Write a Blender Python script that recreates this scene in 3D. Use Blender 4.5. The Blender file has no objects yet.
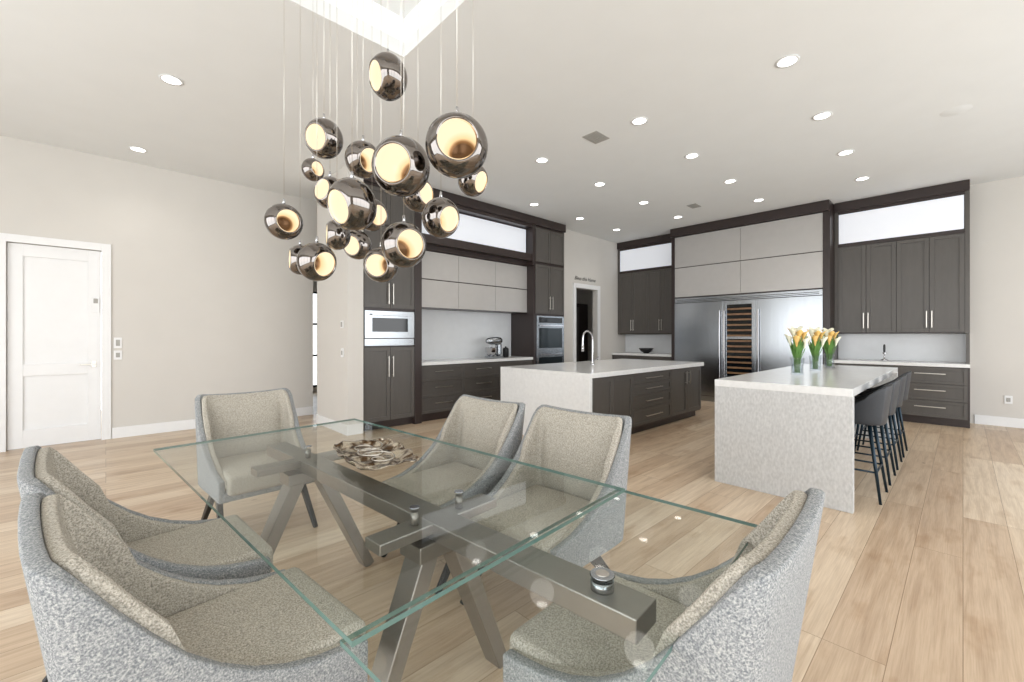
import bpy, bmesh, math, random
from mathutils import Vector, Matrix
random.seed(4)
scene = bpy.context.scene
COL = scene.collection

# ------------------------------------------------------------ materials
def s2l(c):
    return tuple(((v/255)/12.92 if v/255 <= 0.04045 else ((v/255+0.055)/1.055)**2.4) for v in c)
def mat(name, rgb, rough=0.5, metal=0.0, emit=None, es=0.0, noise=0.0, nscale=8, bump=0.0, coat=0.0, stretch=(1,1,1), rgb2=None):
    m = bpy.data.materials.new(name); m.use_nodes = True
    nt = m.node_tree; b = nt.nodes['Principled BSDF']
    c = s2l(rgb)
    b.inputs['Base Color'].default_value = (*c, 1)
    b.inputs['Roughness'].default_value = rough
    b.inputs['Metallic'].default_value = metal
    b.inputs['Coat Weight'].default_value = coat
    if emit:
        b.inputs['Emission Color'].default_value = (*s2l(emit), 1)
        b.inputs['Emission Strength'].default_value = es
    if noise > 0 or bump > 0:
        tc = nt.nodes.new('ShaderNodeTexCoord'); mp = nt.nodes.new('ShaderNodeMapping')
        mp.inputs['Scale'].default_value = stretch
        nz = nt.nodes.new('ShaderNodeTexNoise'); nz.inputs['Scale'].default_value = nscale
        nz.inputs['Detail'].default_value = 6
        nt.links.new(tc.outputs['Object'], mp.inputs['Vector']); nt.links.new(mp.outputs[0], nz.inputs['Vector'])
        if noise > 0:
            rp = nt.nodes.new('ShaderNodeValToRGB')
            rp.color_ramp.elements[0].position = 0.3; rp.color_ramp.elements[1].position = 0.7
            rp.color_ramp.elements[0].color = (*[v*(1-noise) for v in c], 1)
            rp.color_ramp.elements[1].color = (*[min(1, v*(1+noise)) for v in c], 1)
            if rgb2:
                rp.color_ramp.elements[0].position = 0.42; rp.color_ramp.elements[1].position = 0.56
                rp.color_ramp.elements[0].color = (*s2l(rgb2), 1); rp.color_ramp.elements[1].color = (*c, 1)
            nt.links.new(nz.outputs['Fac'], rp.inputs[0]); nt.links.new(rp.outputs[0], b.inputs['Base Color'])
        if bump > 0:
            bp = nt.nodes.new('ShaderNodeBump'); bp.inputs['Strength'].default_value = bump
            bp.inputs['Distance'].default_value = 0.002
            nt.links.new(nz.outputs['Fac'], bp.inputs['Height']); nt.links.new(bp.outputs[0], b.inputs['Normal'])
    return m

def tweed(name, ca, cb, cc):
    m = bpy.data.materials.new(name); m.use_nodes = True
    nt = m.node_tree; b = nt.nodes['Principled BSDF']; b.inputs['Roughness'].default_value = 0.95
    tc = nt.nodes.new('ShaderNodeTexCoord')
    n1 = nt.nodes.new('ShaderNodeTexNoise'); n1.inputs['Scale'].default_value = 230; n1.inputs['Detail'].default_value = 4
    n1.inputs['Roughness'].default_value = 0.7
    n2 = nt.nodes.new('ShaderNodeTexVoronoi'); n2.inputs['Scale'].default_value = 320
    nt.links.new(tc.outputs['Object'], n1.inputs['Vector']); nt.links.new(tc.outputs['Object'], n2.inputs['Vector'])
    rp = nt.nodes.new('ShaderNodeValToRGB'); e = rp.color_ramp.elements
    e[0].position = 0.35; e[0].color = (*s2l(ca), 1); e[1].position = 0.65; e[1].color = (*s2l(cc), 1)
    k = e.new(0.5); k.color = (*s2l(cb), 1)
    nt.links.new(n1.outputs['Fac'], rp.inputs[0]); nt.links.new(rp.outputs[0], b.inputs['Base Color'])
    bp = nt.nodes.new('ShaderNodeBump'); bp.inputs['Strength'].default_value = 0.2; bp.inputs['Distance'].default_value = 0.0015
    nt.links.new(n2.outputs['Distance'], bp.inputs['Height']); nt.links.new(bp.outputs[0], b.inputs['Normal'])
    return m

def wood_floor():
    m = bpy.data.materials.new('oak_planks'); m.use_nodes = True
    nt = m.node_tree; b = nt.nodes['Principled BSDF']; L = nt.links.new
    tc = nt.nodes.new('ShaderNodeTexCoord')
    br = nt.nodes.new('ShaderNodeTexBrick')
    br.inputs['Scale'].default_value = 1; br.inputs['Brick Width'].default_value = 2.3
    br.inputs['Row Height'].default_value = 0.215; br.inputs['Mortar Size'].default_value = 0.0015
    br.inputs['Color1'].default_value = (0, 0, 0, 1); br.inputs['Color2'].default_value = (1, 1, 1, 1)
    br.inputs['Mortar'].default_value = (0.5, 0.5, 0.5, 1); br.offset = 0.37; br.offset_frequency = 3
    L(tc.outputs['Object'], br.inputs['Vector'])
    ad = nt.nodes.new('ShaderNodeVectorMath'); ad.operation = 'ADD'
    sc = nt.nodes.new('ShaderNodeVectorMath'); sc.operation = 'SCALE'; sc.inputs['Scale'].default_value = 13
    L(br.outputs['Color'], sc.inputs[0]); L(tc.outputs['Object'], ad.inputs[0]); L(sc.outputs[0], ad.inputs[1])
    def noise(scale_v, s, det, dist=0.0):
        mp = nt.nodes.new('ShaderNodeMapping'); mp.inputs['Scale'].default_value = scale_v
        nz = nt.nodes.new('ShaderNodeTexNoise'); nz.inputs['Scale'].default_value = s; nz.inputs['Detail'].default_value = det
        nz.inputs['Distortion'].default_value = dist
        L(ad.outputs[0], mp.inputs['Vector']); L(mp.outputs[0], nz.inputs['Vector']); return nz
    def ramp(src, p0, c0, p1, c1):
        r = nt.nodes.new('ShaderNodeValToRGB'); e = r.color_ramp.elements
        e[0].position = p0; e[0].color = (*c0, 1); e[1].position = p1; e[1].color = (*c1, 1)
        L(src, r.inputs[0]); return r
    def mul(a, b_, f=1.0):
        mx = nt.nodes.new('ShaderNodeMix'); mx.data_type = 'RGBA'; mx.blend_type = 'MULTIPLY'; mx.inputs[0].default_value = f
        L(a, mx.inputs[6]); L(b_, mx.inputs[7]); return mx.outputs[2]
    r1 = ramp(br.outputs['Color'], 0, s2l((194, 169, 143)), 1, s2l((221, 203, 180)))
    k = r1.color_ramp.elements.new(.5); k.color = (*s2l((209, 187, 161)), 1)
    nz = noise((1.0, 16, 1), 1.6, 8, .5)
    r2 = ramp(nz.outputs['Fac'], .3, (.82, .78, .74), .58, (1.03, 1.03, 1.02))
    nf = noise((2.2, 75, 1), 2.4, 5, .2)
    r5 = ramp(nf.outputs['Fac'], .35, (.90, .875, .85), .6, (1.02, 1.02, 1.02))
    n3 = noise((1, 2.6, 1), 2.8, 4)
    r3 = ramp(n3.outputs['Fac'], .25, (.78, .70, .62), .45, (1, 1, 1))
    vo = nt.nodes.new('ShaderNodeTexVoronoi'); vo.inputs['Scale'].default_value = 1.7
    mpv = nt.nodes.new('ShaderNodeMapping'); mpv.inputs['Scale'].default_value = (.8, 1.6, 1)
    L(ad.outputs[0], mpv.inputs['Vector']); L(mpv.outputs[0], vo.inputs['Vector'])
    r4 = ramp(vo.outputs['Distance'], .012, (.38, .28, .2), .05, (1, 1, 1))
    col = mul(r1.outputs[0], r2.outputs[0]); col = mul(col, r5.outputs[0]); col = mul(col, r3.outputs[0]); col = mul(col, r4.outputs[0], .8)
    m2 = nt.nodes.new('ShaderNodeMix'); m2.data_type = 'RGBA'
    m2.inputs[7].default_value = (*s2l((142, 116, 90)), 1)
    L(br.outputs['Fac'], m2.inputs[0]); L(col, m2.inputs[6]); L(m2.outputs[2], b.inputs['Base Color'])
    b.inputs['Roughness'].default_value = 0.34
    bp = nt.nodes.new('ShaderNodeBump'); bp.inputs['Strength'].default_value = 0.08; bp.inputs['Distance'].default_value = 0.002
    L(nf.outputs['Fac'], bp.inputs['Height']); L(bp.outputs[0], b.inputs['Normal'])
    return m

def clear_glass(name, tint=(0.955, 0.975, 0.968), lo=0.02, hi=0.42):
    m = bpy.data.materials.new(name); m.use_nodes = True
    nt = m.node_tree; nt.nodes.remove(nt.nodes['Principled BSDF']); out = nt.nodes['Material Output']
    t = nt.nodes.new('ShaderNodeBsdfTransparent'); t.inputs[0].default_value = (*tint, 1)
    g = nt.nodes.new('ShaderNodeBsdfGlossy'); g.inputs['Roughness'].default_value = 0.01
    f = nt.nodes.new('ShaderNodeLayerWeight'); f.inputs[0].default_value = 0.5
    pw = nt.nodes.new('ShaderNodeMath'); pw.operation = 'POWER'; pw.inputs[1].default_value = 4
    mr = nt.nodes.new('ShaderNodeMapRange'); mr.inputs[3].default_value = lo; mr.inputs[4].default_value = hi
    mx = nt.nodes.new('ShaderNodeMixShader')
    nt.links.new(f.outputs['Facing'], pw.inputs[0]); nt.links.new(pw.outputs[0], mr.inputs[0])
    nt.links.new(mr.outputs[0], mx.inputs[0]); nt.links.new(t.outputs[0], mx.inputs[1]); nt.links.new(g.outputs[0], mx.inputs[2])
    nt.links.new(mx.outputs[0], out.inputs[0])
    return m

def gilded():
    """gold lining with warm LED glow painted as emission: cream around the wall, darker hub off-centre at the back"""
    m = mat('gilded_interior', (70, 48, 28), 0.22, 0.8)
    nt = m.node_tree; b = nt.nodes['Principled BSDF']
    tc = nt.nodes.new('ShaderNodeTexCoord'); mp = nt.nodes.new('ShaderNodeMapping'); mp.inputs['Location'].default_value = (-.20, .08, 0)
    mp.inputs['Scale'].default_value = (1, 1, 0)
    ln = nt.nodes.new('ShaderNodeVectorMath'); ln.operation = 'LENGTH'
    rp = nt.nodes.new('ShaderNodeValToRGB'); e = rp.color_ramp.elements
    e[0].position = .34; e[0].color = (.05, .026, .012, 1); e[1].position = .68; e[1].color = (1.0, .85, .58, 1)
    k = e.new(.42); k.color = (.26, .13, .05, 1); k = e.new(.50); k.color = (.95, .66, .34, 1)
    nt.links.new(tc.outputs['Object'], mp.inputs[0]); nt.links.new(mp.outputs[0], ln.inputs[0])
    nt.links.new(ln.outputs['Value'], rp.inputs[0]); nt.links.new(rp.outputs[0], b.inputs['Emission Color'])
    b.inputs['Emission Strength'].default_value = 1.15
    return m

M = {}
M['wall'] = mat('wall_paint', (212, 208, 202), 0.9, noise=0.01, nscale=3)
M['ceil'] = mat('ceiling_paint', (232, 233, 232), 0.9, noise=0.01, nscale=3)
M['cove'] = mat('cove_white_glow', (242, 242, 242), 0.6, emit=(255, 252, 246), es=.10, noise=0.01)  # faint emission painted in for the bright strips of the tray sides
M['white'] = mat('white_satin', (236, 236, 236), 0.4, noise=0.01)
M['floor'] = wood_floor()
M['cab'] = mat('cabinet_taupe', (84, 80, 76), 0.36, noise=0.06, nscale=20, stretch=(1, 1, 0.2))
M['cabdark'] = mat('cabinet_espresso', (50, 40, 38), 0.33, noise=0.08, nscale=20, stretch=(1, 1, 0.2))
M['panel'] = mat('panel_satin_greige', (186, 183, 180), 0.30, metal=0.25, noise=0.02)
M['frost'] = mat('frosted_glass_glow', (234, 236, 241), 0.12, emit=(235, 240, 250), es=0.28, noise=0.01)  # emission put into the panes for their bright, reflecting look
M['steel'] = mat('stainless_steel', (168, 172, 176), 0.22, 1.0, noise=0.03, nscale=30, stretch=(1, 1, 0.03))
M['chrome'] = mat('polished_chrome', (205, 205, 208), 0.12, 1.0, noise=0.01)
M['nickel'] = mat('brushed_nickel', (205, 200, 192), 0.28, 1.0, noise=0.02)
M['black'] = mat('black_metal', (22, 23, 26), 0.4, 0.2, noise=0.05)
M['dglass'] = mat('dark_appliance_glass', (18, 22, 25), 0.06, noise=0.05)
M['oven_glass'] = mat('oven_window_glass', (40, 48, 52), 0.06, 0.3, noise=0.05)
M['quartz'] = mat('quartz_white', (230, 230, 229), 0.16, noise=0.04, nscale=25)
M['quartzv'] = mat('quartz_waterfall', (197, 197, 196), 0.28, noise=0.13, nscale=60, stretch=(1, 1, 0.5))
M['backsplash'] = mat('backsplash_white', (224, 226, 228), 0.2, noise=0.02)
M['bronze'] = mat('table_brushed_metal', (150, 145, 138), 0.34, 0.8, noise=0.03, nscale=30)
M['fab_in'] = tweed('tweed_beige_grey', (122, 117, 108), (172, 165, 152), (208, 201, 188))
M['fab_out'] = tweed('tweed_shaded', (96, 100, 104), (140, 142, 143), (184, 183, 179))  # same tweed as inside, shadow of the outer side put into its colour
M['stoolseat'] = mat('stool_leather_charcoal', (40, 43, 48), 0.5, noise=0.08, bump=0.2, nscale=60)
M['stoolleg'] = mat('stool_leg_blue_metal', (28, 46, 58), 0.35, 0.5, noise=0.05)
M['glass'] = clear_glass('clear_glass')
M['glassedge'] = mat('glass_edge_green', (96, 122, 114), 0.1, noise=0.05)
M['vglass'] = clear_glass('vase_glass', (0.90, 0.92, 0.93), .04, .7)
M['smoke'] = mat('smoked_chrome', (128, 122, 118), 0.015, 1.0, noise=0.03, nscale=3)
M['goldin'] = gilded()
M['bulb'] = mat('lamp_lens', (255, 255, 255), 0.5, emit=(255, 251, 244), es=6.0, noise=0.001)
M['dish'] = mat('hammered_silver_gold', (206, 196, 178), 0.25, 0.9, noise=0.6, nscale=26, bump=1.0, rgb2=(96, 74, 52))
M['green'] = mat('stem_green', (92, 134, 60), 0.5, noise=0.15)
M['lily_o'] = mat('lily_yellow_orange', (230, 188, 110), 0.45, noise=0.25, nscale=18)
M['lily_w'] = mat('lily_cream', (240, 238, 214), 0.45, noise=0.08)
M['vent'] = mat('vent_grey', (168, 166, 160), 0.6, noise=0.05)
M['wine'] = mat('wine_shelf_lit', (120, 92, 66), 0.4, emit=(150, 110, 70), es=0.10, noise=0.3, nscale=20)  # amber interior light put into the racks as emission

# ------------------------------------------------------------ helpers
def link(o, parent=None):
    COL.objects.link(o)
    if parent: o.parent = parent
    return o
def empty(name, loc=(0, 0, 0), rz=0):
    o = bpy.data.objects.new(name, None); o.empty_display_size = 0.1
    o.location = loc; o.rotation_euler = (0, 0, rz); return link(o)
def mesh_obj(name, verts, faces, m, parent=None, smooth=False):
    me = bpy.data.meshes.new(name); me.from_pydata(verts, [], faces); me.update()
    if m: me.materials.append(m)
    if smooth:
        for p in me.polygons: p.use_smooth = True
    return link(bpy.data.objects.new(name, me), parent)
BF = [(0, 3, 2, 1), (4, 5, 6, 7), (0, 1, 5, 4), (1, 2, 6, 5), (2, 3, 7, 6), (3, 0, 4, 7)]
def bverts(x0, x1, y0, y1, z0, z1):
    x0, x1 = sorted((x0, x1)); y0, y1 = sorted((y0, y1)); z0, z1 = sorted((z0, z1))
    return [(x0, y0, z0), (x1, y0, z0), (x1, y1, z0), (x0, y1, z0), (x0, y0, z1), (x1, y0, z1), (x1, y1, z1), (x0, y1, z1)]
def bevel(o, w, seg=2):
    b = o.modifiers.new('bevel', 'BEVEL'); b.width = w; b.segments = seg; b.limit_method = 'ANGLE'; b.angle_limit = 0.6
    return o
def box(name, x0, x1, y0, y1, z0, z1, m, parent=None, bv=0):
    o = mesh_obj(name, bverts(x0, x1, y0, y1, z0, z1), BF, m, parent)
    if bv: bevel(o, bv)
    return o
class B:
    """collect boxes per part -> one mesh per part, parented to one empty"""
    def __init__(s, name, loc=(0, 0, 0)):
        s.p = empty(name, loc); s.loc = Vector(loc); s.d = {}
    def box(s, part, m, x0, x1, y0, y1, z0, z1):
        v, f, _ = s.d.setdefault(part, ([], [], m))
        n = len(v)
        for q in bverts(x0, x1, y0, y1, z0, z1): v.append(tuple(Vector(q)-s.loc))
        for q in BF: f.append(tuple(i+n for i in q))
    def done(s, bv=0.002):
        for k, (v, f, m) in s.d.items():
            o = mesh_obj(k, v, f, m, s.p)
            if bv: bevel(o, bv, 1)
        return s.p
def cyl(name, p0, p1, r0, r1, m, parent=None, seg=20):
    p0 = Vector(p0); p1 = Vector(p1); d = p1-p0; q = d.to_track_quat('Z', 'Y')
    vs = []; fs = []
    for k, (c, r) in enumerate(((p0, r0), (p1, r1))):
        for i in range(seg):
            a = 2*math.pi*i/seg; vs.append(tuple(c+q @ Vector((math.cos(a)*r, math.sin(a)*r, 0))))
    for i in range(seg):
        j = (i+1) % seg; fs.append((i, j, seg+j, seg+i))
    fs.append(tuple(range(seg-1, -1, -1))); fs.append(tuple(range(seg, 2*seg)))
    o = mesh_obj(name, vs, fs, m, parent)
    for p in o.data.polygons: p.use_smooth = len(p.vertices) == 4
    return o
def bar(name, p0, p1, w0, t0, w1, t1, m, parent=None, side=None, bv=0.003):
    p0 = Vector(p0); p1 = Vector(p1); d = (p1-p0).normalized()
    s = Vector(side) if side else Vector((0, 1, 0)); s = (s-d*s.dot(d)).normalized(); n = d.cross(s)
    vs = []
    for c, w, t in ((p0, w0, t0), (p1, w1, t1)):
        for a, b_ in ((-1, -1), (1, -1), (1, 1), (-1, 1)): vs.append(tuple(c+s*a*w/2+n*b_*t/2))
    o = mesh_obj(name, vs, BF, m, parent)
    if bv: bevel(o, bv, 1)
    return o
def lathe(name, prof, m, parent=None, loc=(0, 0, 0), seg=28):
    vs = []; fs = []
    for r, z in prof:
        for i in range(seg):
            a = 2*math.pi*i/seg; vs.append((loc[0]+r*math.cos(a), loc[1]+r*math.sin(a), loc[2]+z))
    for k in range(len(prof)-1):
        for i in range(seg):
            j = (i+1) % seg; fs.append((k*seg+i, k*seg+j, (k+1)*seg+j, (k+1)*seg+i))
    return mesh_obj(name, vs, fs, m, parent, True)
def tube(name, pts, r, m, parent=None, kind='POLY'):
    cu = bpy.data.curves.new(name, 'CURVE'); cu.dimensions = '3D'; cu.bevel_depth = r; cu.bevel_resolution = 3
    sp = cu.splines.new('NURBS' if kind == 'N' else 'POLY'); sp.points.add(len(pts)-1)
    for i, p in enumerate(pts): sp.points[i].co = (*p, 1)
    if kind == 'N': sp.use_endpoint_u = True; sp.order_u = 3
    cu.use_fill_caps = True; cu.materials.append(m)
    return link(bpy.data.objects.new(name, cu), parent)

# ------------------------------------------------------------ room shell
H = 3.66; XW, XE, YS, YN = -3.5, 9.65, -3.5, 7.65
box('floor', XW-.15, XE+.15, YS-.15, 10.75, -.1, 0, M['floor'])
tray = (-.08, 1.80, .6, 3.2); TH = 3.98
f = B('ceiling')
f.box('ceiling_slab', M['ceil'], XW-.15, tray[0], YS-.15, 10.75, H, H+.12)
f.box('ceiling_slab', M['ceil'], tray[1], XE+.15, YS-.15, 10.75, H, H+.12)
f.box('ceiling_slab', M['ceil'], tray[0], tray[1], YS-.15, tray[2], H, H+.12)
f.box('ceiling_slab', M['ceil'], tray[0], tray[1], tray[3], 10.75, H, H+.12)
f.box('tray_top', M['ceil'], tray[0]-.1, tray[1]+.1, tray[2]-.1, tray[3]+.1, TH, TH+.08)
pt = 'tray_sides'
f.box(pt, M['cove'], tray[0]-.1, tray[0], tray[2]-.1, tray[3]+.1, H+.12, TH)
f.box(pt, M['cove'], tray[1], tray[1]+.1, tray[2]-.1, tray[3]+.1, H+.12, TH)
f.box(pt, M['cove'], tray[0], tray[1], tray[2]-.1, tray[2], H+.12, TH)
f.box(pt, M['cove'], tray[0], tray[1], tray[3], tray[3]+.1, H+.12, TH)
f.done(0)

w = B('wall_left')
DX0, DX1 = -.84, -.04
w.box('wall_left_body', M['wall'], XW, DX0, YN, YN+.15, 0, H)
w.box('wall_left_body', M['wall'], DX1, 2.57, YN, YN+.15, 0, H)
w.box('wall_left_body', M['wall'], DX0, DX1, YN, YN+.15, 2.44, H)
w.box('wall_left_body', M['wall'], 2.57, 3.7, YN, YN+.15, 2.35, H)
w.box('wall_left_body', M['wall'], 3.7, XE, YN, YN+.15, 0, H)
w.done(0)
w = B('wall_kitchen')
w.box('pillar', M['wall'], 2.36, 2.58, 5.70, 6.85, 0, H)
w.box('corridor_wall', M['wall'], 2.58, 6.97, 6.70, 6.85, 0, H)
w.box('corridor_wall', M['wall'], 6.97, 7.1, 5.95, 6.85, 0, H)
w.done(0)
w = B('wall_pantry')
w.box('wall_pantry_body', M['wall'], 7.1, 7.60, 5.95, 6.08, 0, H)
w.box('wall_pantry_body', M['wall'], 8.42, XE, 5.95, 6.08, 0, H)
w.box('wall_pantry_body', M['wall'], 7.60, 8.42, 5.95, 6.08, 2.42, H)
w.done(0)
box('wall_back', XE, XE+.15, YS-.15, YN+.15, 0, H, M['wall'])
w = B('wall_south')
w.box('wall_south_body', M['wall'], XW, -2.8, YS-.15, YS, 0, H)
w.box('wall_south_body', M['wall'], 8.6, XE, YS-.15, YS, 0, H)
w.box('wall_south_body', M['wall'], -2.8, 8.6, YS-.15, YS, 3.05, H)
w.done(0)
w = B('window_1')
for i in range(7):
    x = -2.8+i*1.9
    w.box('window_frame', M['black'], x-.04 if i else x, x+.04 if i < 6 else x, YS-.11, YS-.04, 0, 3.05)
w.box('window_frame', M['black'], -2.8, 8.6, YS-.11, YS-.04, 0, .06); w.box('window_frame', M['black'], -2.8, 8.6, YS-.11, YS-.04, 2.99, 3.05)
w.done(0)
w = B('wall_west')
w.box('wall_west_body', M['wall'], XW-.15, XW, YS-.15, -2.6, 0, H)
w.box('wall_west_body', M['wall'], XW-.15, XW, 5.8, YN+.15, 0, H)
w.box('wall_west_body', M['wall'], XW-.15, XW, -2.6, 5.8, 3.05, H)
w.done(0)
w = B('window_2')
for i in range(5):
    y = -2.6+i*2.1
    w.box('window_frame', M['black'], XW-.11, XW-.04, y-.04 if i else y, y+.04 if i < 4 else y, 0, 3.05)
w.box('window_frame', M['black'], XW-.11, XW-.04, -2.6, 5.8, 0, .06); w.box('window_frame', M['black'], XW-.11, XW-.04, -2.6, 5.8, 2.99, 3.05)
w.done(0)
w = B('wall_hall')
w.box('wall_hall_body', M['wall'], 1.0, 3.25, 10.6, 10.75, 0, H); w.box('wall_hall_body', M['wall'], 4.6, 5.5, 10.6, 10.75, 0, H)
w.box('wall_hall_body', M['wall'], 3.25, 4.6, 10.6, 10.75, 2.4, H); w.box('wall_hall_body', M['wall'], 3.25, 4.6, 10.6, 10.75, 0, .12)
w.box('wall_hall_body', M['wall'], .85, 1.0, YN+.15, 10.75, 0, H); w.box('wall_hall_body', M['wall'], 5.5, 5.65, YN+.15, 10.75, 0, H)
w.done(0)
w = B('window_3')
for x in (3.25, 3.68, 4.12, 4.55): w.box('window_frame', M['black'], x, x+.05, 10.64, 10.70, .12, 2.4)
for z in (.12, .85, 1.6, 2.35): w.box('window_frame', M['black'], 3.25, 4.6, 10.64, 10.70, z, z+.05)
w.done(0)
w = B('baseboard_left'); w.box('baseboard', M['white'], XW, DX0-.1, YN-.016, YN-.001, 0, .14); w.box('baseboard', M['white'], DX1+.1, 2.57, YN-.016, YN-.001, 0, .14); w.done()
w = B('baseboard_pillar'); w.box('baseboard', M['white'], 2.344, 2.359, 5.70, 6.85, 0, .14); w.box('baseboard', M['white'], 2.344, 2.57, 5.684, 5.699, 0, .14); w.done()
w = B('baseboard_back'); w.box('baseboard', M['white'], XE-.016, XE-.001, YS, -.12, 0, .14); w.done()
w = B('trim_1')
w.box('casing', M['white'], DX0-.09, DX0, YN-.022, YN-.001, 0, 2.53); w.box('casing', M['white'], DX1, DX1+.09, YN-.022, YN-.001, 0, 2.53)
w.box('casing', M['white'], DX0, DX1, YN-.022, YN-.001, 2.44, 2.53); w.done()
w = B('door_1')
w.box('slab', M['white'], DX0+.006, DX1-.006, YN+.050, YN+.085, .008, 2.434)
a, b_ = DX0+.006, DX1-.006; y0, y1 = YN+.028, YN+.051
w.box('stiles', M['white'], a, a+.12, y0, y1, .008, 2.434); w.box('stiles', M['white'], b_-.12, b_, y0, y1, .008, 2.434)
for z0, z1 in ((.008, .22), (.86, 1.0), (2.29, 2.434)): w.box('rails', M['white'], a+.12, b_-.12, y0, y1, z0, z1)
w.box('lock_plate', M['nickel'], b_-.09, b_-.04, y0-.006, y0, .94, 1.02)
w.box('lever', M['nickel'], b_-.19, b_-.05, y0-.05, y0-.035, .97, .985)
w.box('lever_neck', M['nickel'], b_-.072, b_-.058, y0-.036, y0-.005, .97, .985)
w.done()
w = B('trim_2')
w.box('casing', M['white'], 7.50, 7.60, 5.925, 5.949, 0, 2.52); w.box('casing', M['white'], 8.42, 8.52, 5.925, 5.949, 0, 2.52)
w.box('casing', M['white'], 7.60, 8.42, 5.925, 5.949, 2.42, 2.52); w.done()
w = B('pantry_cabinet')
w.box('body', M['cabdark'], 7.75, 9.5, 7.02, 7.6, 0, 2.2)
w.box('panel', M['cab'], 7.8, 8.4, 7.0, 7.02, .1, 2.1); w.box('panel', M['cab'], 8.45, 9.1, 7.0, 7.02, .1, 2.1)
w.box('window_box', M['frost'], 8.2, 8.6, 6.98, 7.0, 1.3, 1.9)
w.done()

# ------------------------------------------------------------ wall plates
def plate(name, x0, x1, y0, y1, z0, z1, dark=None):
    p = B(name); p.box('plate', M['white'], x0, x1, y0, y1, z0, z1)
    if dark: p.box('insert', M['vent'], *dark)
    p.done(.002)
plate('light_switch', .075+.0, .155, YN-.012, YN-.001, 1.18, 1.32, (.095, .135, YN-.016, YN-.011, 1.21, 1.29))
plate('light_switch', .075, .155, YN-.012, YN-.001, 1.03, 1.15, (.095, .135, YN-.016, YN-.011, 1.06, 1.12))
plate('intercom', -.13, -.06, YN+.012, YN+.027, 1.64, 1.84, (-.115, -.075, YN+.008, YN+.013, 1.76, 1.82))
plate('light_switch', 2.346, 2.358, 5.82, 5.90, 1.05, 1.17, (2.342, 2.347, 5.84, 5.88, 1.08, 1.14))
plate('thermostat', 2.346, 2.358, 5.83, 5.91, 1.45, 1.55, (2.342, 2.347, 5.845, 5.895, 1.465, 1.535))
plate('outlet', XE-.012, XE-.001, -.50, -.42, .34, .46, (XE-.016, XE-.011, -.48, -.44, .37, .43))
tx = bpy.data.curves.new('wall_lettering', 'FONT'); tx.body = "Bless this Home"; tx.size = .12; tx.extrude = .001
tx.shear = .3; tx.materials.append(M['black'])
to = link(bpy.data.objects.new('wall_lettering', tx)); to.location = (7.56, 5.946, 2.60); to.rotation_euler = (math.pi/2, 0, 0)

# ------------------------------------------------------------ cabinet fronts
def shaker(b, face, pos, u0, u1, z0, z1, m='cab', part='doors', fr=.055, flat=False):
    g = .003; u0 += g; u1 -= g; z0 += g; z1 -= g
    def bx(pt, ua, ub, za, zb, d0, d1):
        if face == '-y': b.box(pt, M[m], ua, ub, pos-d1, pos-d0, za, zb)
        else: b.box(pt, M[m], pos-d1, pos-d0, ua, ub, za, zb)
    if flat: bx(part, u0, u1, z0, z1, 0, .02); return
    bx(part, u0, u1, z0, z1, 0, .010)
    bx(part, u0, u0+fr, z0, z1, .010, .022); bx(part, u1-fr, u1, z0, z1, .010, .022)
    bx(part, u0+fr, u1-fr, z0, z0+fr, .010, .022); bx(part, u0+fr, u1-fr, z1-fr, z1, .010, .022)
def pull(b, face, pos, u, z, L, vert=False):
    t = .006
    if vert: rng = (u-t, u+t, z-L/2, z+L/2); st = [(u-t, u+t, z-L/2+.02, z-L/2+.03), (u-t, u+t, z+L/2-.03, z+L/2-.02)]
    else: rng = (u-L/2, u+L/2, z-t, z+t); st = [(u-L/2+.02, u-L/2+.03, z-t, z+t), (u+L/2-.03, u+L/2-.02, z-t, z+t)]
    def bx(a, c, d, e, d0, d1):
        if face == '-y': b.box('handles', M['nickel'], a, c, pos-d1, pos-d0, d, e)
        else: b.box('handles', M['nickel'], pos-d1, pos-d0, a, c, d, e)
    bx(*rng, .045, .057)
    for s in st: bx(*s, .02, .046)

YC = 5.75
c = B('kitchen_wall_cabinets')
def cb(part, m, x0, x1, y0, y1, z0, z1): c.box(part, M[m], x0, x1, y0, y1, z0, z1)
cb('carcass', 'cabdark', 2.585, 3.52, YC, 6.69, .10, 3.50)
cb('carcass', 'cabdark', 6.04, 6.96, YC, 6.69, .10, 3.50)
cb('carcass', 'cabdark', 3.52, 6.04, 5.90, 6.40, 2.72, 3.50)
cb('carcass', 'cabdark', 3.52, 6.04, 6.40, 6.69, 0, 3.50)
cb('carcass', 'cabdark', 3.52, 6.04, 5.95, 6.40, 1.80, 2.72)
cb('toe_kick', 'cabdark', 2.585, 6.96, YC+.06, 6.4, 0, .10)
cb('crown', 'cabdark', 2.585, 6.96, YC-.05, 6.69, 3.50, 3.655)
cb('crown', 'cabdark', 3.50, 6.06, YC-.02, 5.92, 3.44, 3.52)
cb('crown', 'cabdark', 3.50, 6.06, YC-.005, 5.92, 2.80, 2.93)
cb('side_frames', 'cabdark', 3.40, 3.52, YC-.03, 5.92, .0, 3.50)
cb('side_frames', 'cabdark', 5.98, 6.06, YC-.03, 5.92, 2.72, 3.50)
cb('backsplash', 'backsplash', 3.525, 6.035, 6.385, 6.40, .93, 1.80)
cb('base_carcass', 'cabdark', 3.52, 6.04, 5.80, 6.40, .10, .88)
cb('countertop', 'quartz', 3.52, 6.038, 5.765, 6.40, .88, .93)
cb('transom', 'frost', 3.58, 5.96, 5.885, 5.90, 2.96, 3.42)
for k in range(3):
    u0 = 3.54+k*.833; u1 = u0+.833
    for z0, z1 in ((1.80, 2.25), (2.26, 2.71)):
        shaker(c, '-y', 5.95, u0, u1, z0, z1, 'panel', 'lift_doors', flat=True)
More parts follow.
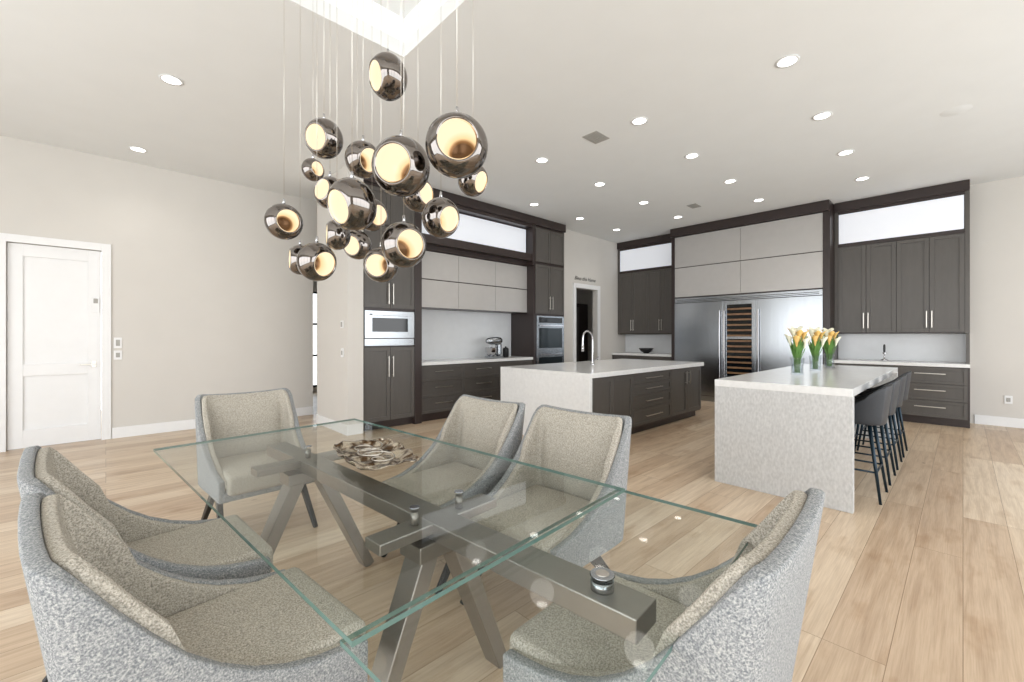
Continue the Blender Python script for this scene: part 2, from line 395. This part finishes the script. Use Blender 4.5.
for k in range(2):
    u0 = 2.60+k*.40; u1 = u0+.40
    shaker(c, '-y', YC, u0, u1, .12, 1.18); shaker(c, '-y', YC, u0, u1, 1.74, 2.92); shaker(c, '-y', YC, u0, u1, 2.95, 3.46)
    pull(c, '-y', YC, 2.965+k*.07, .9, .30, True); pull(c, '-y', YC, 2.965+k*.07, 1.95, .30, True)
cb('drawer_steel', 'steel', 2.61, 3.39, YC-.022, YC, 1.20, 1.30)
cb('microwave_steel', 'steel', 2.61, 3.39, YC-.028, YC, 1.31, 1.70)
cb('microwave_glass', 'dglass', 2.72, 3.28, YC-.032, YC-.027, 1.40, 1.60)
cb('microwave_handle', 'steel', 2.70, 3.30, YC-.075, YC-.055, 1.635, 1.655)
cb('microwave_handle', 'steel', 2.72, 2.74, YC-.056, YC-.026, 1.635, 1.655); cb('microwave_handle', 'steel', 3.26, 3.28, YC-.056, YC-.026, 1.635, 1.655)
for k in range(2):
    u0 = 6.08+k*.43; u1 = u0+.43
    shaker(c, '-y', YC, u0, u1, 1.78, 2.75); shaker(c, '-y', YC, u0, u1, 2.80, 3.46)
    pull(c, '-y', YC, 6.47+k*.08, 2.0, .26, True)
cb('ovens_steel', 'steel', 6.10, 6.92, YC-.03, YC, .42, 1.74)
cb('ovens_glass', 'oven_glass', 6.16, 6.86, YC-.036, YC-.029, .50, .92); cb('ovens_glass', 'oven_glass', 6.16, 6.86, YC-.036, YC-.029, 1.10, 1.50)
cb('ovens_display', 'dglass', 6.16, 6.86, YC-.036, YC-.029, 1.60, 1.71)
for z in (.98, 1.55): cb('oven_handles', 'chrome', 6.16, 6.86, YC-.08, YC-.06, z-.01, z+.01); cb('oven_handles', 'chrome', 6.2, 6.22, YC-.061, YC-.028, z-.01, z+.01); cb('oven_handles', 'chrome', 6.8, 6.82, YC-.061, YC-.028, z-.01, z+.01)
shaker(c, '-y', YC, 6.08, 6.94, .12, .40)
for k in range(3):
    u0 = 3.54+k*.833; u1 = u0+.833
    for z0, z1 in ((.12, .37), (.37, .62), (.62, .87)):
        shaker(c, '-y', 5.80, u0, u1, z0, z1, 'cab', 'drawers', .04); pull(c, '-y', 5.80, (u0+u1)/2, (z0+z1)/2+.03, .34)
c.done(.0015)

def back_unit(y0, y1, doorcols, basecols):
    g = .004; XF = 9.30; XB = 9.04
    c = B('wall_cabinet')
    c.box('carcass', M['cabdark'], XF, XE-g, y0, y1, 1.38, 3.50)
    c.box('crown', M['cabdark'], XF-.05, XE-g, y0, y1, 3.50, 3.655)
    c.box('side_panel', M['cab'], XF-.02, XE-g, y0, y0+.05, 1.38, 3.50)
    c.box('side_panel', M['cab'], XF-.02, XE-g, y1-.05, y1, 1.38, 3.50)
    c.box('rails', M['cabdark'], XF-.02, XF, y0+.05, y1-.05, 2.88, 2.94); c.box('rails', M['cabdark'], XF-.02, XF, y0+.05, y1-.05, 3.45, 3.50)
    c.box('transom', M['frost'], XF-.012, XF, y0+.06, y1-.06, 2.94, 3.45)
    wd = (y1-y0-.1)/doorcols
    for k in range(doorcols):
        u0 = y0+.05+k*wd; shaker(c, '-x', XF, u0, u0+wd, 1.40, 2.88)
        pull(c, '-x', XF, u0+(wd-.03 if k % 2 == 0 else .03), 1.60, .26, True)
    c.done(.0015)
    c = B('backsplash'); c.box('slab', M['backsplash'], XE-.02, XE-g, y0, y1, .932, 1.378); c.done(0)
    c = B('cabinet_end_panel'); c.box('panel', M['cab'], XF-.02, XE-.022, y0, y0+.04, .932, 1.378); c.done(0)
    c = B('base_cabinet')
    c.box('base', M['cabdark'], XB, XE-g, y0, y1, .10, .88); c.box('toe_kick', M['cabdark'], XB+.06, XE-g, y0, y1, 0, .10)
    c.box('countertop', M['quartz'], XB-.03, XE-g, y0+.0, y1, .88, .93)
    wb = (y1-y0-.04)/basecols
    for k in range(basecols):
        u0 = y0+.02+k*wb
        for z0, z1 in ((.12, .37), (.37, .62), (.62, .87)):
            shaker(c, '-x', XB, u0, u0+wb, z0, z1, 'cab', 'drawers', .04); pull(c, '-x', XB, u0+wb/2, (z0+z1)/2+.03, .34)
    c.done(.0015)
back_unit(-.07, 1.555, 4, 2)
back_unit(4.385, 5.94, 4, 2)
XS = 8.95
c = B('refrigerator_surround')
Y0, Y1 = 1.56, 4.38
c.box('side_panels', M['cabdark'], XS, XE-.004, Y0, Y0+.10, 0, 3.48); c.box('side_panels', M['cabdark'], XS, XE-.004, Y1-.07, Y1, 0, 3.48)
c.box('crown', M['cabdark'], XS-.06, XE-.004, Y0-.0, Y1, 3.48, 3.655)
c.box('carcass', M['cabdark'], XS+.03, XE-.004, Y0+.10, Y1-.07, 2.16, 3.48)
mid = (Y0+.10+Y1-.07)/2
for u0, u1 in ((Y0+.10, mid), (mid, Y1-.07)):
    for z0, z1 in ((2.17, 2.80), (2.81, 3.47)): shaker(c, '-x', XS+.03, u0, u1, z0, z1, 'panel', 'lift_doors', flat=True)
c.done(.0015)
c = B('refrigerator')
A0, A1 = Y0+.105, Y1-.075
c.box('body', M['black'], XS+.06, XE-.01, A0, A1, .0, 2.15)
wy0, wy1 = 2.72, 3.30
c.box('doors', M['steel'], XS+.0, XS+.06, A0, wy0-.004, .12, 2.04); c.box('doors', M['steel'], XS, XS+.06, wy1+.004, A1, .12, 2.04)
c.box('grille', M['steel'], XS+.01, XS+.06, A0, A1, 2.05, 2.15); c.box('kick', M['steel'], XS+.03, XS+.06, A0, A1, .0, .11)
c.box('grille_slots', M['black'], XS+.006, XS+.012, A0+.05, A1-.05, 2.07, 2.08); c.box('grille_slots', M['black'], XS+.006, XS+.012, A0+.05, A1-.05, 2.10, 2.11)
for u0, u1 in ((wy0, wy0+.06), (wy1-.06, wy1)): c.box('wine_frame', M['steel'], XS, XS+.06, u0, u1, .12, 2.04)
for z0, z1 in ((.12, .2), (1.96, 2.04), (1.28, 1.33)): c.box('wine_frame', M['steel'], XS, XS+.06, wy0+.06, wy1-.06, z0, z1)
c.box('wine_glass', M['dglass'], XS+.03, XS+.058, wy0+.06, wy1-.06, .2, 1.96)
for k in range(16):
    z = .28+k*.105
    c.box('wine_racks', M['wine'], XS+.018, XS+.03, wy0+.07, wy1-.07, z, z+.035)
for y in (wy0-.06, wy1+.06, wy1-.03):
    c.box('handles', M['chrome'], XS-.06, XS-.035, y-.012, y+.012, .45, 1.85)
    for z in (.55, 1.75): c.box('handles', M['chrome'], XS-.036, XS+.001, y-.01, y+.01, z-.01, z+.01)
c.done(.002)

# ------------------------------------------------------------ islands
c = B('kitchen_island')
x0, x1, y0, y1 = 4.10, 7.30, 3.0, 4.56
ZT = .90
c.box('countertop', M['quartz'], x0, x1, y0, y1, ZT-.06, ZT)
c.box('waterfall', M['quartz'], x0, x0+.05, y0, y1, 0, ZT-.06)
c.box('carcass', M['cabdark'], x0+.05, x1-.03, y0+.05, y1-.03, .10, ZT-.06); c.box('toe_kick', M['cabdark'], x0+.05, x1-.08, y0+.11, y1-.08, 0, .10)
yf = y0+.05
for u0, u1 in ((4.16, 4.63), (4.63, 5.10)): shaker(c, '-y', yf, u0, u1, .12, .83)
for u0, u1 in ((6.18, 6.72), (6.72, 7.25)): shaker(c, '-y', yf, u0, u1, .12, .83)
pull(c, '-y', yf, 6.66, .68, .2, True); pull(c, '-y', yf, 6.78, .68, .2, True)
for z0, z1 in ((.12, .35), (.35, .54), (.54, .69), (.69, .83)):
    shaker(c, '-y', yf, 5.10, 6.18, z0, z1, 'cab', 'drawers', .035); pull(c, '-y', yf, 5.64, (z0+z1)/2, .45)
c.done(.002)
c = B('breakfast_bar')
x0, x1, y0, y1 = 4.08, 7.30, .57, 1.58
c.box('countertop', M['quartz'], x0, x1, y0, y1, .88, .94)
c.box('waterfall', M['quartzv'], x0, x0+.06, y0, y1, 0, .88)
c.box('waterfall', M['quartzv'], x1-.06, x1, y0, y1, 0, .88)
c.box('body', M['cab'], x0+.06, x1-.06, 1.02, y1-.02, 0, .88)
for k in range(5):
    u0 = x0+.08+k*.61; shaker(c, '-y', 1.02, u0, u0+.6, .05, .87)
c.done(.002)

fp = empty('kitchen_faucet', (5.15, 3.72, ZT))
cyl('base', (0, 0, 0), (0, 0, .05), .028, .026, M['chrome'], fp)
tube('spout', [(0, 0, .03), (0, 0, .2), (0, 0, .38), (-.02, -.0, .48), (-.12, 0, .52), (-.22, 0, .48), (-.235, 0, .38), (-.235, 0, .30)], .013, M['chrome'], fp, 'N')
cyl('spray_head', (-.235, 0, .31), (-.235, 0, .22), .018, .02, M['chrome'], fp)
tube('lever', [(0, 0, .08), (0, -.06, .10), (0, -.10, .14)], .007, M['chrome'], fp)

mp = empty('stand_mixer', (5.25, 6.02, .93), 0)
o = box('base', -.17, .17, -.09, .09, 0, .04, M['steel'], mp, .02)
o = box('column', .06, .16, -.055, .055, .04, .27, M['steel'], mp, .03)
me = lathe('head', [(0.001, -.19), (.045, -.17), (.065, -.08), (.075, .05), (.07, .14), (.04, .18), (.001, .19)], M['steel'], mp)
me.rotation_euler = (0, math.pi/2, 0); me.location = (-.0, 0, .32)
lathe('bowl', [(.05, 0), (.08, .02), (.105, .08), (.11, .15), (.115, .155), (.105, .15), (.09, .05), (.0, .015)], M['chrome'], mp, (-.07, 0, .04))
cyl('beater_shaft', (-.07, 0, .30), (-.07, 0, .14), .012, .012, M['steel'], mp)
cc = empty('canister', (5.62, 6.1, .93)); lathe('can_body', [(0, 0), (.06, 0), (.06, .16), (.05, .18), (.02, .185), (.015, .21), (0, .21)], M['black'], cc)
fb = empty('fruit_bowl', (9.25, 5.15, .932)); lathe('bowl', [(0, 0), (.06, 0), (.06, .01), (.12, .05), (.17, .12), (.16, .12), (.11, .06), (0, .02)], M['black'], fb)
pf = empty('counter_ornament', (9.4, .9, .932)); lathe('stem', [(0, 0), (.05, 0), (.05, .015), (.01, .03), (.01, .1), (.03, .13), (0, .15)], M['chrome'], pf)
cyl('ring', (0, -.01, .2), (0, .01, .2), .07, .07, M['black'], pf); cyl('post', (0, 0, .12), (0, 0, .2), .008, .008, M['chrome'], pf)

def lily(name, loc, az, m, parent):
    """calla lily spathe: funnel with one long pointed lip"""
    prof = [(.003, -.035), (.007, -.015), (.012, .01), (.018, .035), (.027, .055), (.034, .066)]
    seg = 14; vs = []; fs = []
    for k, (r, z) in enumerate(prof):
        for i in range(seg):
            a = 2*math.pi*i/seg; lift = (k/5)**2*(.032*max(0, math.cos(a))**2-.018*max(0, -math.cos(a)))
            vs.append((r*math.cos(a), r*math.sin(a), z+lift))
    for k in range(len(prof)-1):
        for i in range(seg):
            j = (i+1) % seg; fs.append((k*seg+i, k*seg+j, (k+1)*seg+j, (k+1)*seg+i))
    o = mesh_obj(name, vs, fs, m, parent, True); o.modifiers.new('s', 'SOLIDIFY').thickness = .002
    o.location = loc; o.rotation_euler = (0, .22, az); return o
def vase(x, y):
    p = empty('calla_lily_vase', (x, y, .94))
    lathe('glass_vase', [(0, 0), (.055, 0), (.058, .01), (.052, .09), (.062, .18), (.058, .18), (.048, .09), (.050, .02), (0, .018)], M['vglass'], p)
    lathe('water', [(0.001, .022), (.046, .022), (.046, .11), (0.001, .11)], M['vglass'], p)
    for i in range(14):
        a = i*2.4; R = .02+.075*((i*37) % 10)/10; hgt = .29+.14*((i*53) % 10)/10
        tx, ty = R*math.cos(a), R*math.sin(a)
        tube('stem_%d' % i, [(tx*.3, ty*.3, .026), (tx*.4, ty*.4, .16), (tx, ty, hgt-.03)], .004, M['green'], p)
        lily('bloom_%d' % i, (tx, ty, hgt), a, M['lily_o'] if i % 2 == 0 else M['lily_w'], p)
    for i in range(20):
        a = i*1.9+.4; n = 7; vs = []; fs = []
        top = .25+.08*((i*31) % 7)/7
        for k in range(n):
            t = k/(n-1); wd = .024*math.sin(math.pi*min(.95, t+.12)); rr = .02+.09*t*t; z = .13+top*t-.03*t*t
            for sg in (-1, 1): vs.append((rr*math.cos(a)-sg*wd*math.sin(a), rr*math.sin(a)+sg*wd*math.cos(a), z))
        for k in range(n-1): fs.append((2*k, 2*k+1, 2*k+3, 2*k+2))
        mesh_obj('leaf_%d' % i, vs, fs, M['green'], p, True)
vase(5.14, 1.17); vase(5.87, 1.16); vase(6.55, 1.15)

# ------------------------------------------------------------ U-shaped shells (chairs, stools)
def u_shell(name, half, zb, lean, flare, m, thick, parent, inset=0.0, rows=7, drop=0.0):
    full = [(x, y, h) for x, y, h in half] + [(x, -y, h) for x, y, h in reversed(half[:-1])]
    vs = []; fs = []; n = len(full)
    xs = [p[0] for p in full]; xmin, xmax = min(xs), max(xs)
    for (x, y, h) in full:
        px = x + (inset if x < -.1 else 0); py = y*(1-inset/.30)
        wb = max(0, min(1, (xmax*.55-x)/(xmax*.55-xmin))); wb = wb*wb*(3-2*wb)
        for r in range(rows):
            z = zb+(h-drop-zb)*r/(rows-1); k = max(0, (z-.3)/.6)
            vs.append((px-lean*k*wb, py+flare*k*(1 if y > 0 else -1 if y < 0 else 0)*(abs(y)/.3), z))
    for i in range(n-1):
        for r in range(rows-1):
            a = i*rows+r; fs.append((a, a+1, a+rows+1, a+rows))
    o = mesh_obj(name, vs, fs, m, parent, True)
    s = o.modifiers.new('s', 'SOLIDIFY'); s.thickness = thick; s.offset = 0
    bevel(o, .006, 2)
    return o
HALF = [(.34, .278, .45), (.28, .28, .457), (.20, .283, .472), (.12, .286, .50), (.05, .29, .54), (-.01, .293, .592), (-.06, .296, .652), (-.105, .297, .728), (-.145, .297, .805), (-.175, .296, .868),
        (-.196, .292, .902), (-.212, .282, .919), (-.220, .262, .921), (-.224, .22, .917), (-.228, .12, .912), (-.229, 0, .910)]
LEAN = .085
def dining_chair(x, y, rz):
    p = empty('dining_chair', (x, y, 0), math.radians(rz))
    u_shell('outer_shell', HALF, .315, LEAN, .008, M['fab_out'], .035, p)
    u_shell('inner_lining', HALF, .40, LEAN, .008, M['fab_in'], .03, p, inset=.033, drop=.006)
    o = box('seat_cushion', -.20, .37, -.252, .252, .35, .475, M['fab_in'], p); bevel(o, .028, 4)
    for q in o.data.polygons: q.use_smooth = True
    o = box('seat_base', -.21, .345, -.278, .278, .315, .375, M['fab_out'], p, .012)
    vs = []; n, r_ = 9, 6; fs = []
    for i in range(n):
        yy = -.245+.49*i/(n-1)
        for r in range(r_):
            z = .44+.448*r/(r_-1); k = (z-.3)/.6
            bul = .028*math.sin(math.pi*r/(r_-1))**.6*math.cos(math.pi*(i/(n-1)-.5))**.4 if 0 < i < n-1 and 0 < r < r_-1 else 0
            vs.append((-.190-LEAN*k+bul+.012, yy*(1+.03*k), z))
    for i in range(n-1):
        for r in range(r_-1):
            a = i*r_+r; fs.append((a, a+r_, a+r_+1, a+1))
    o = mesh_obj('back_cushion', vs, fs, M['fab_in'], p, True)
    o.modifiers.new('s', 'SOLIDIFY').thickness = .03; o.modifiers.new('ss', 'SUBSURF').render_levels = 1
    for sg, nm in ((1, 'left'), (-1, 'right')):
        bar('leg_front_'+nm, (.10, sg*.25, .325), (.35, sg*.275, 0), .035, .055, .026, .030, M['black'], p)
        bar('leg_rear_'+nm, (.02, sg*.25, .325), (-.27, sg*.275, 0), .035, .055, .026, .030, M['black'], p)
        bar('leg_rail_'+nm, (-.17, sg*.25, .305), (.28, sg*.25, .305), .04, .02, .04, .02, M['black'], p)
dining_chair(.19, 1.46, 6)
dining_chair(.12, 2.18, 4)
dining_chair(1.66, 1.47, 184)
dining_chair(1.58, 2.17, 183)
dining_chair(.78, 3.46, -88)
dining_chair(1.12, .565, 93)

SH = [(.17, .185, .69), (.10, .19, .71), (.02, .195, .76), (-.06, .195, .83), (-.11, .185, .90), (-.15, .15, .93), (-.165, .09, .94), (-.17, 0, .94)]
def stool(x, y, rz):
    p = empty('bar_stool', (x, y, 0), rz)
    u_shell('seat_shell', SH, .62, .07, .02, M['stoolseat'], .02, p)
    o = box('seat_pad', -.16, .19, -.18, .18, .62, .68, M['stoolseat'], p); bevel(o, .025, 3)
    for sx in (-1, 1):
        for sy in (-1, 1):
            cyl('leg_%d%d' % (sx, sy), (sx*.12, sy*.12, .625), (sx*.20, sy*.20, 0), .015, .010, M['stoolleg'], p, 12)
    q = .17
    pts = [(-q, -q, .24), (q, -q, .24), (q, q, .24), (-q, q, .24), (-q, -q, .24)]
    for i in range(4): cyl('footrest_%d' % i, pts[i], pts[i+1], .008, .008, M['stoolleg'], p, 10)
for x in (4.66, 5.30, 5.94, 6.58): stool(x, .65, math.radians(90))

# ------------------------------------------------------------ dining table
t = empty('dining_table', (.82, 1.90, 0), math.radians(4.5))
def glass_top(name, x0, x1, y0, y1, z0, z1):
    o = box(name, x0, x1, y0, y1, z0, z1, M['glass'], t)
    o.data.materials.append(M['glassedge'])
    for p in o.data.polygons:
        if abs(p.normal.z) < .5: p.material_index = 1
    return o
glass_top('glass_top', -.56, .55, -1.05, 1.05, .740, .752)
glass_top('glass_extension', -.56, .59, -1.50, -1.0, .720, .731)
box('beam', -.055, .055, -1.39, .95, .635, .695, M['bronze'], t, .004)
for nm, yy, hw in (('near', -.60, .31), ('far', .50, .34)):
    box('hub_'+nm, -.12, .12, yy-.06, yy+.06, .58, .636, M['bronze'], t, .004)
    box('crossbar_'+nm, -.26, .26, yy-.045, yy+.045, .658, .694, M['bronze'], t, .004)
    for sg in (-1, 1):
        bar('leg_%s_%s' % (nm, 'l' if sg < 0 else 'r'), (sg*.06, yy, .60), (sg*hw, yy, 0), .10, .065, .085, .055, M['bronze'], t)
cyl('glass_mount_0', (0, -1.27, .693), (0, -1.27, .7195), .03, .03, M['steel'], t)
cyl('glass_cap_0', (0, -1.27, .731), (0, -1.27, .734), .032, .030, M['steel'], t)
cyl('glass_cap_core', (0, -1.27, .734), (0, -1.27, .736), .018, .016, M['nickel'], t)
for k, (xx, yy) in enumerate(((-.10, -.6), (.10, -.6), (0, .5))):
    cyl('glass_mount_%d' % (k+1), (xx, yy, .69), (xx, yy, .7395), .014, .014, M['bronze'], t)
    cyl('glass_cap_%d' % (k+1), (xx, yy, .752), (xx, yy, .755), .018, .017, M['steel'], t)

# decorative tray: wavy organic dish with raised rim and embossed swirls
d = empty('decorative_tray', (.93, 1.95, .752))
n = 60; m_ = 84; vs = []; fs = []
for i in range(n):
    for j in range(m_):
        u = i/(n-1)*2-1; v = j/(m_-1)*2-1
        e = max(abs(u), abs(v)); edge = 1+.04*math.sin(9*u)+.03*math.sin(11*v)
        sw = math.sin(9*math.hypot(u-.3, 1.8*(v-.35)))+math.sin(11*math.hypot(u+.4, 1.8*(v+.4)))
        z = .012+.026*e**4+.004*sw
        vs.append((u*.15*edge*(1-.16*v*v), v*.27*edge*(1-.12*u*u), max(.003, z)))
for i in range(n-1):
    for j in range(m_-1):
        a = i*m_+j; fs.append((a, a+m_, a+m_+1, a+1))
o = mesh_obj('dish', vs, fs, M['dish'], d, True); s = o.modifiers.new('s', 'SOLIDIFY'); s.thickness = .003
for k in range(3):
    pts = []
    for q in range(22):
        a = q*.42+k*2.1; rr = .018+.0035*q
        pts.append((rr*math.cos(a)*.9, (k-1)*.11+rr*math.sin(a)*1.1, .022+.0008*q))
    tube('scroll_%d' % k, pts, .003, M['nickel'], d)
d.rotation_euler = (0, 0, math.radians(-8))

# ------------------------------------------------------------ chandelier
ch = empty('globe_chandelier', (0, 0, 0))
box('canopy', .45, 1.35, 1.2, 2.9, TH-.03, TH-.001, M['white'], ch, .004)
def globe_mesh():
    seg = 36; a0 = math.radians(42); vs = []; fs = []; mi = []
    rings = []
    N = 18
    for k in range(N+1):
        th = math.pi - (math.pi-a0)*k/N; rings.append((math.sin(th), math.cos(th)*.86, 0))
    for k in range(5):
        rings.append((math.sin(a0)-.018*(k+1), math.cos(a0)*.86-.012*k, 0 if k < 3 else 1))
    for k in range(N+1):
        th = a0+.08+(math.pi-a0-.08)*k/N; rings.append((math.sin(th)*.90, math.cos(th)*.76, 1))
    for r, z, _ in rings:
        for i in range(seg):
            a = 2*math.pi*i/seg; vs.append((max(r, .0005)*math.cos(a), max(r, .0005)*math.sin(a), z))
    for k in range(len(rings)-1):
        for i in range(seg):
            j = (i+1) % seg; fs.append((k*seg+i, k*seg+j, (k+1)*seg+j, (k+1)*seg+i)); mi.append(rings[k+1][2])
    me = bpy.data.meshes.new('globe'); me.from_pydata(vs, [], fs)
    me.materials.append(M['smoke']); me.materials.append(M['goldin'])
    for p, q in zip(me.polygons, mi): p.material_index = q; p.use_smooth = True
    return me
gm = globe_mesh()
G = [(.956, 1.85, 2.55, .10), (.813, 2.26, 2.353, .098), (.915, 2.025, 2.204, .088), (.875, 1.581, 2.031, .119), (.981, 1.342, 2.072, .12),
     (1.306, 1.654, 2.105, .08), (1.135, 1.678, 1.891, .093), (.694, 2.51, 1.953, .095), (.73, 1.719, 1.876, .106), (.934, 1.663, 1.733, .098),
     (.979, 1.965, 1.688, .085), (.751, 2.181, 1.703, .095), (.806, 2.61, 1.775, .085), (.947, 2.82, 2.387, .07), (.892, 2.39, 2.125, .088),
     (1.082, 2.28, 2.018, .09), (1.0, 2.289, 1.84, .08), (1.163, 1.927, 2.065, .09), (.783, 2.013, 1.812, .07)]
DIR = [(-185, -15), (-152, -15), (-78, -15), (-145, -10), (-125, -5), (-70, -20), (-80, -15), (-85, -5), (-172, -20), (-92, -5),
       (-140, -10), (-70, -15), (-190, 0), (-70, 0), (-160, 5), (-75, -10), (-150, -15), (-70, 0), (-195, 0)]
for i, ((x, y, z, R), (az, el)) in enumerate(zip(G, DIR)):
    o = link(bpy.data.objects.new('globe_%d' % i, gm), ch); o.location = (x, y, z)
    a, e = math.radians(az), math.radians(el)
    dv = Vector((math.cos(a)*math.cos(e), math.sin(a)*math.cos(e), math.sin(e)))
    xa = Vector((0, 0, 1)).cross(dv).normalized(); ya = dv.cross(xa)
    R3 = Matrix((xa, ya, dv)).transposed() @ Matrix.Rotation(math.radians(-35+((i*47) % 70)), 3, 'Z')
    o.rotation_euler = R3.to_euler(); o.scale = (R, R, R)
    cyl('ferrule_%d' % i, (x, y, z+R*.97), (x, y, z+R+.03), .008, .005, M['chrome'], ch, 10)
    cyl('wire_%d' % i, (x, y, z+R+.03), (x, y, TH-.03), .0011, .0011, M['nickel'], ch, 6)

# ------------------------------------------------------------ ceiling fixtures
def spot(x, y, power=9):
    p = empty('recessed_downlight', (x, y, H))
    lathe('trim_ring', [(.068, -.002), (.088, -.002), (.090, -.006), (.069, -.007), (.068, -.002)], M['white'], p, seg=24)
    cyl('lens', (0, 0, -.001), (0, 0, -.006), .069, .069, M['bulb'], p, 24)
    l = bpy.data.lights.new('downlight_lamp', 'SPOT'); l.energy = power; l.spot_size = math.radians(140); l.spot_blend = .9
    l.shadow_soft_size = .16; l.color = (1, .96, .90)
    lo = link(bpy.data.objects.new('downlight_lamp', l), p); lo.location = (0, 0, -.17)
for x in (4.17, 5.47, 6.78, 8.08):
    for y in (1.02, 2.40, 3.82, 5.2): spot(x, y)
spot(.43, 4.93); spot(.29, 7.05)
def vent(x, y, wx, wy):
    v = B('ceiling_vent'); v.box('frame', M['vent'], x-wx, x+wx, y-wy, y+wy, H-.008, H-.001)
    for k in range(6):
        yy = y-wy+.02+k*(2*wy-.04)/6; v.box('slats', M['vent'], x-wx+.015, x+wx-.015, yy, yy+.008, H-.012, H-.008)
    v.done(0)
vent(4.15, 2.95, .13, .1); vent(7.6, 3.3, .12, .08)
sp = empty('ceiling_speaker', (6.35, .05, H)); lathe('grille', [(0, -.004), (.11, -.004), (.12, -.001)], M['ceil'], sp)

# ------------------------------------------------------------ light
wd = bpy.data.worlds.new('world'); scene.world = wd; wd.use_nodes = True; nt = wd.node_tree
bg = nt.nodes['Background']; tc = nt.nodes.new('ShaderNodeTexCoord'); sx = nt.nodes.new('ShaderNodeSeparateXYZ')
rp = nt.nodes.new('ShaderNodeValToRGB'); mr = nt.nodes.new('ShaderNodeMapRange'); mr.inputs[1].default_value = -1
nt.links.new(tc.outputs['Generated'], sx.inputs[0]); nt.links.new(sx.outputs[2], mr.inputs[0]); nt.links.new(mr.outputs[0], rp.inputs[0])
e = rp.color_ramp.elements; e[0].position = .40; e[0].color = (.74, .80, .82, 1); e[1].position = .62; e[1].color = (.84, .92, 1, 1)
k = e.new(.5); k.color = (1, 1, 1, 1)
nt.links.new(rp.outputs[0], bg.inputs[0]); bg.inputs[1].default_value = 2.4
def area(name, loc, rot, sx, sy, power, col=(1, 1, 1)):
    l = bpy.data.lights.new(name, 'AREA'); l.shape = 'RECTANGLE'; l.size = sx; l.size_y = sy; l.energy = power; l.color = col
    o = link(bpy.data.objects.new(name, l)); o.location = loc; o.rotation_euler = rot; return o
area('window_fill', (2.9, YS+.05, 1.55), (math.radians(90), 0, 0), 11, 2.8, 205, (.96, .98, 1))  # added lamp inside the unseen south opening, boosting the sky light
area('window_fill', (XW+.05, 1.6, 1.55), (math.radians(90), 0, math.radians(-90)), 8, 2.8, 165, (.96, .98, 1))  # second added lamp, in the unseen west opening, to brighten the room

# ------------------------------------------------------------ camera
cam = bpy.data.cameras.new('camera'); co = link(bpy.data.objects.new('camera', cam))
cam.sensor_width = 36; cam.lens = 428/1024*36; cam.shift_y = -5/1024; cam.clip_start = .02
co.location = (0, 0, 1.34); co.rotation_euler = (math.radians(90), 0, math.radians(-43.5))
scene.camera = co
scene.view_settings.view_transform = 'Standard'
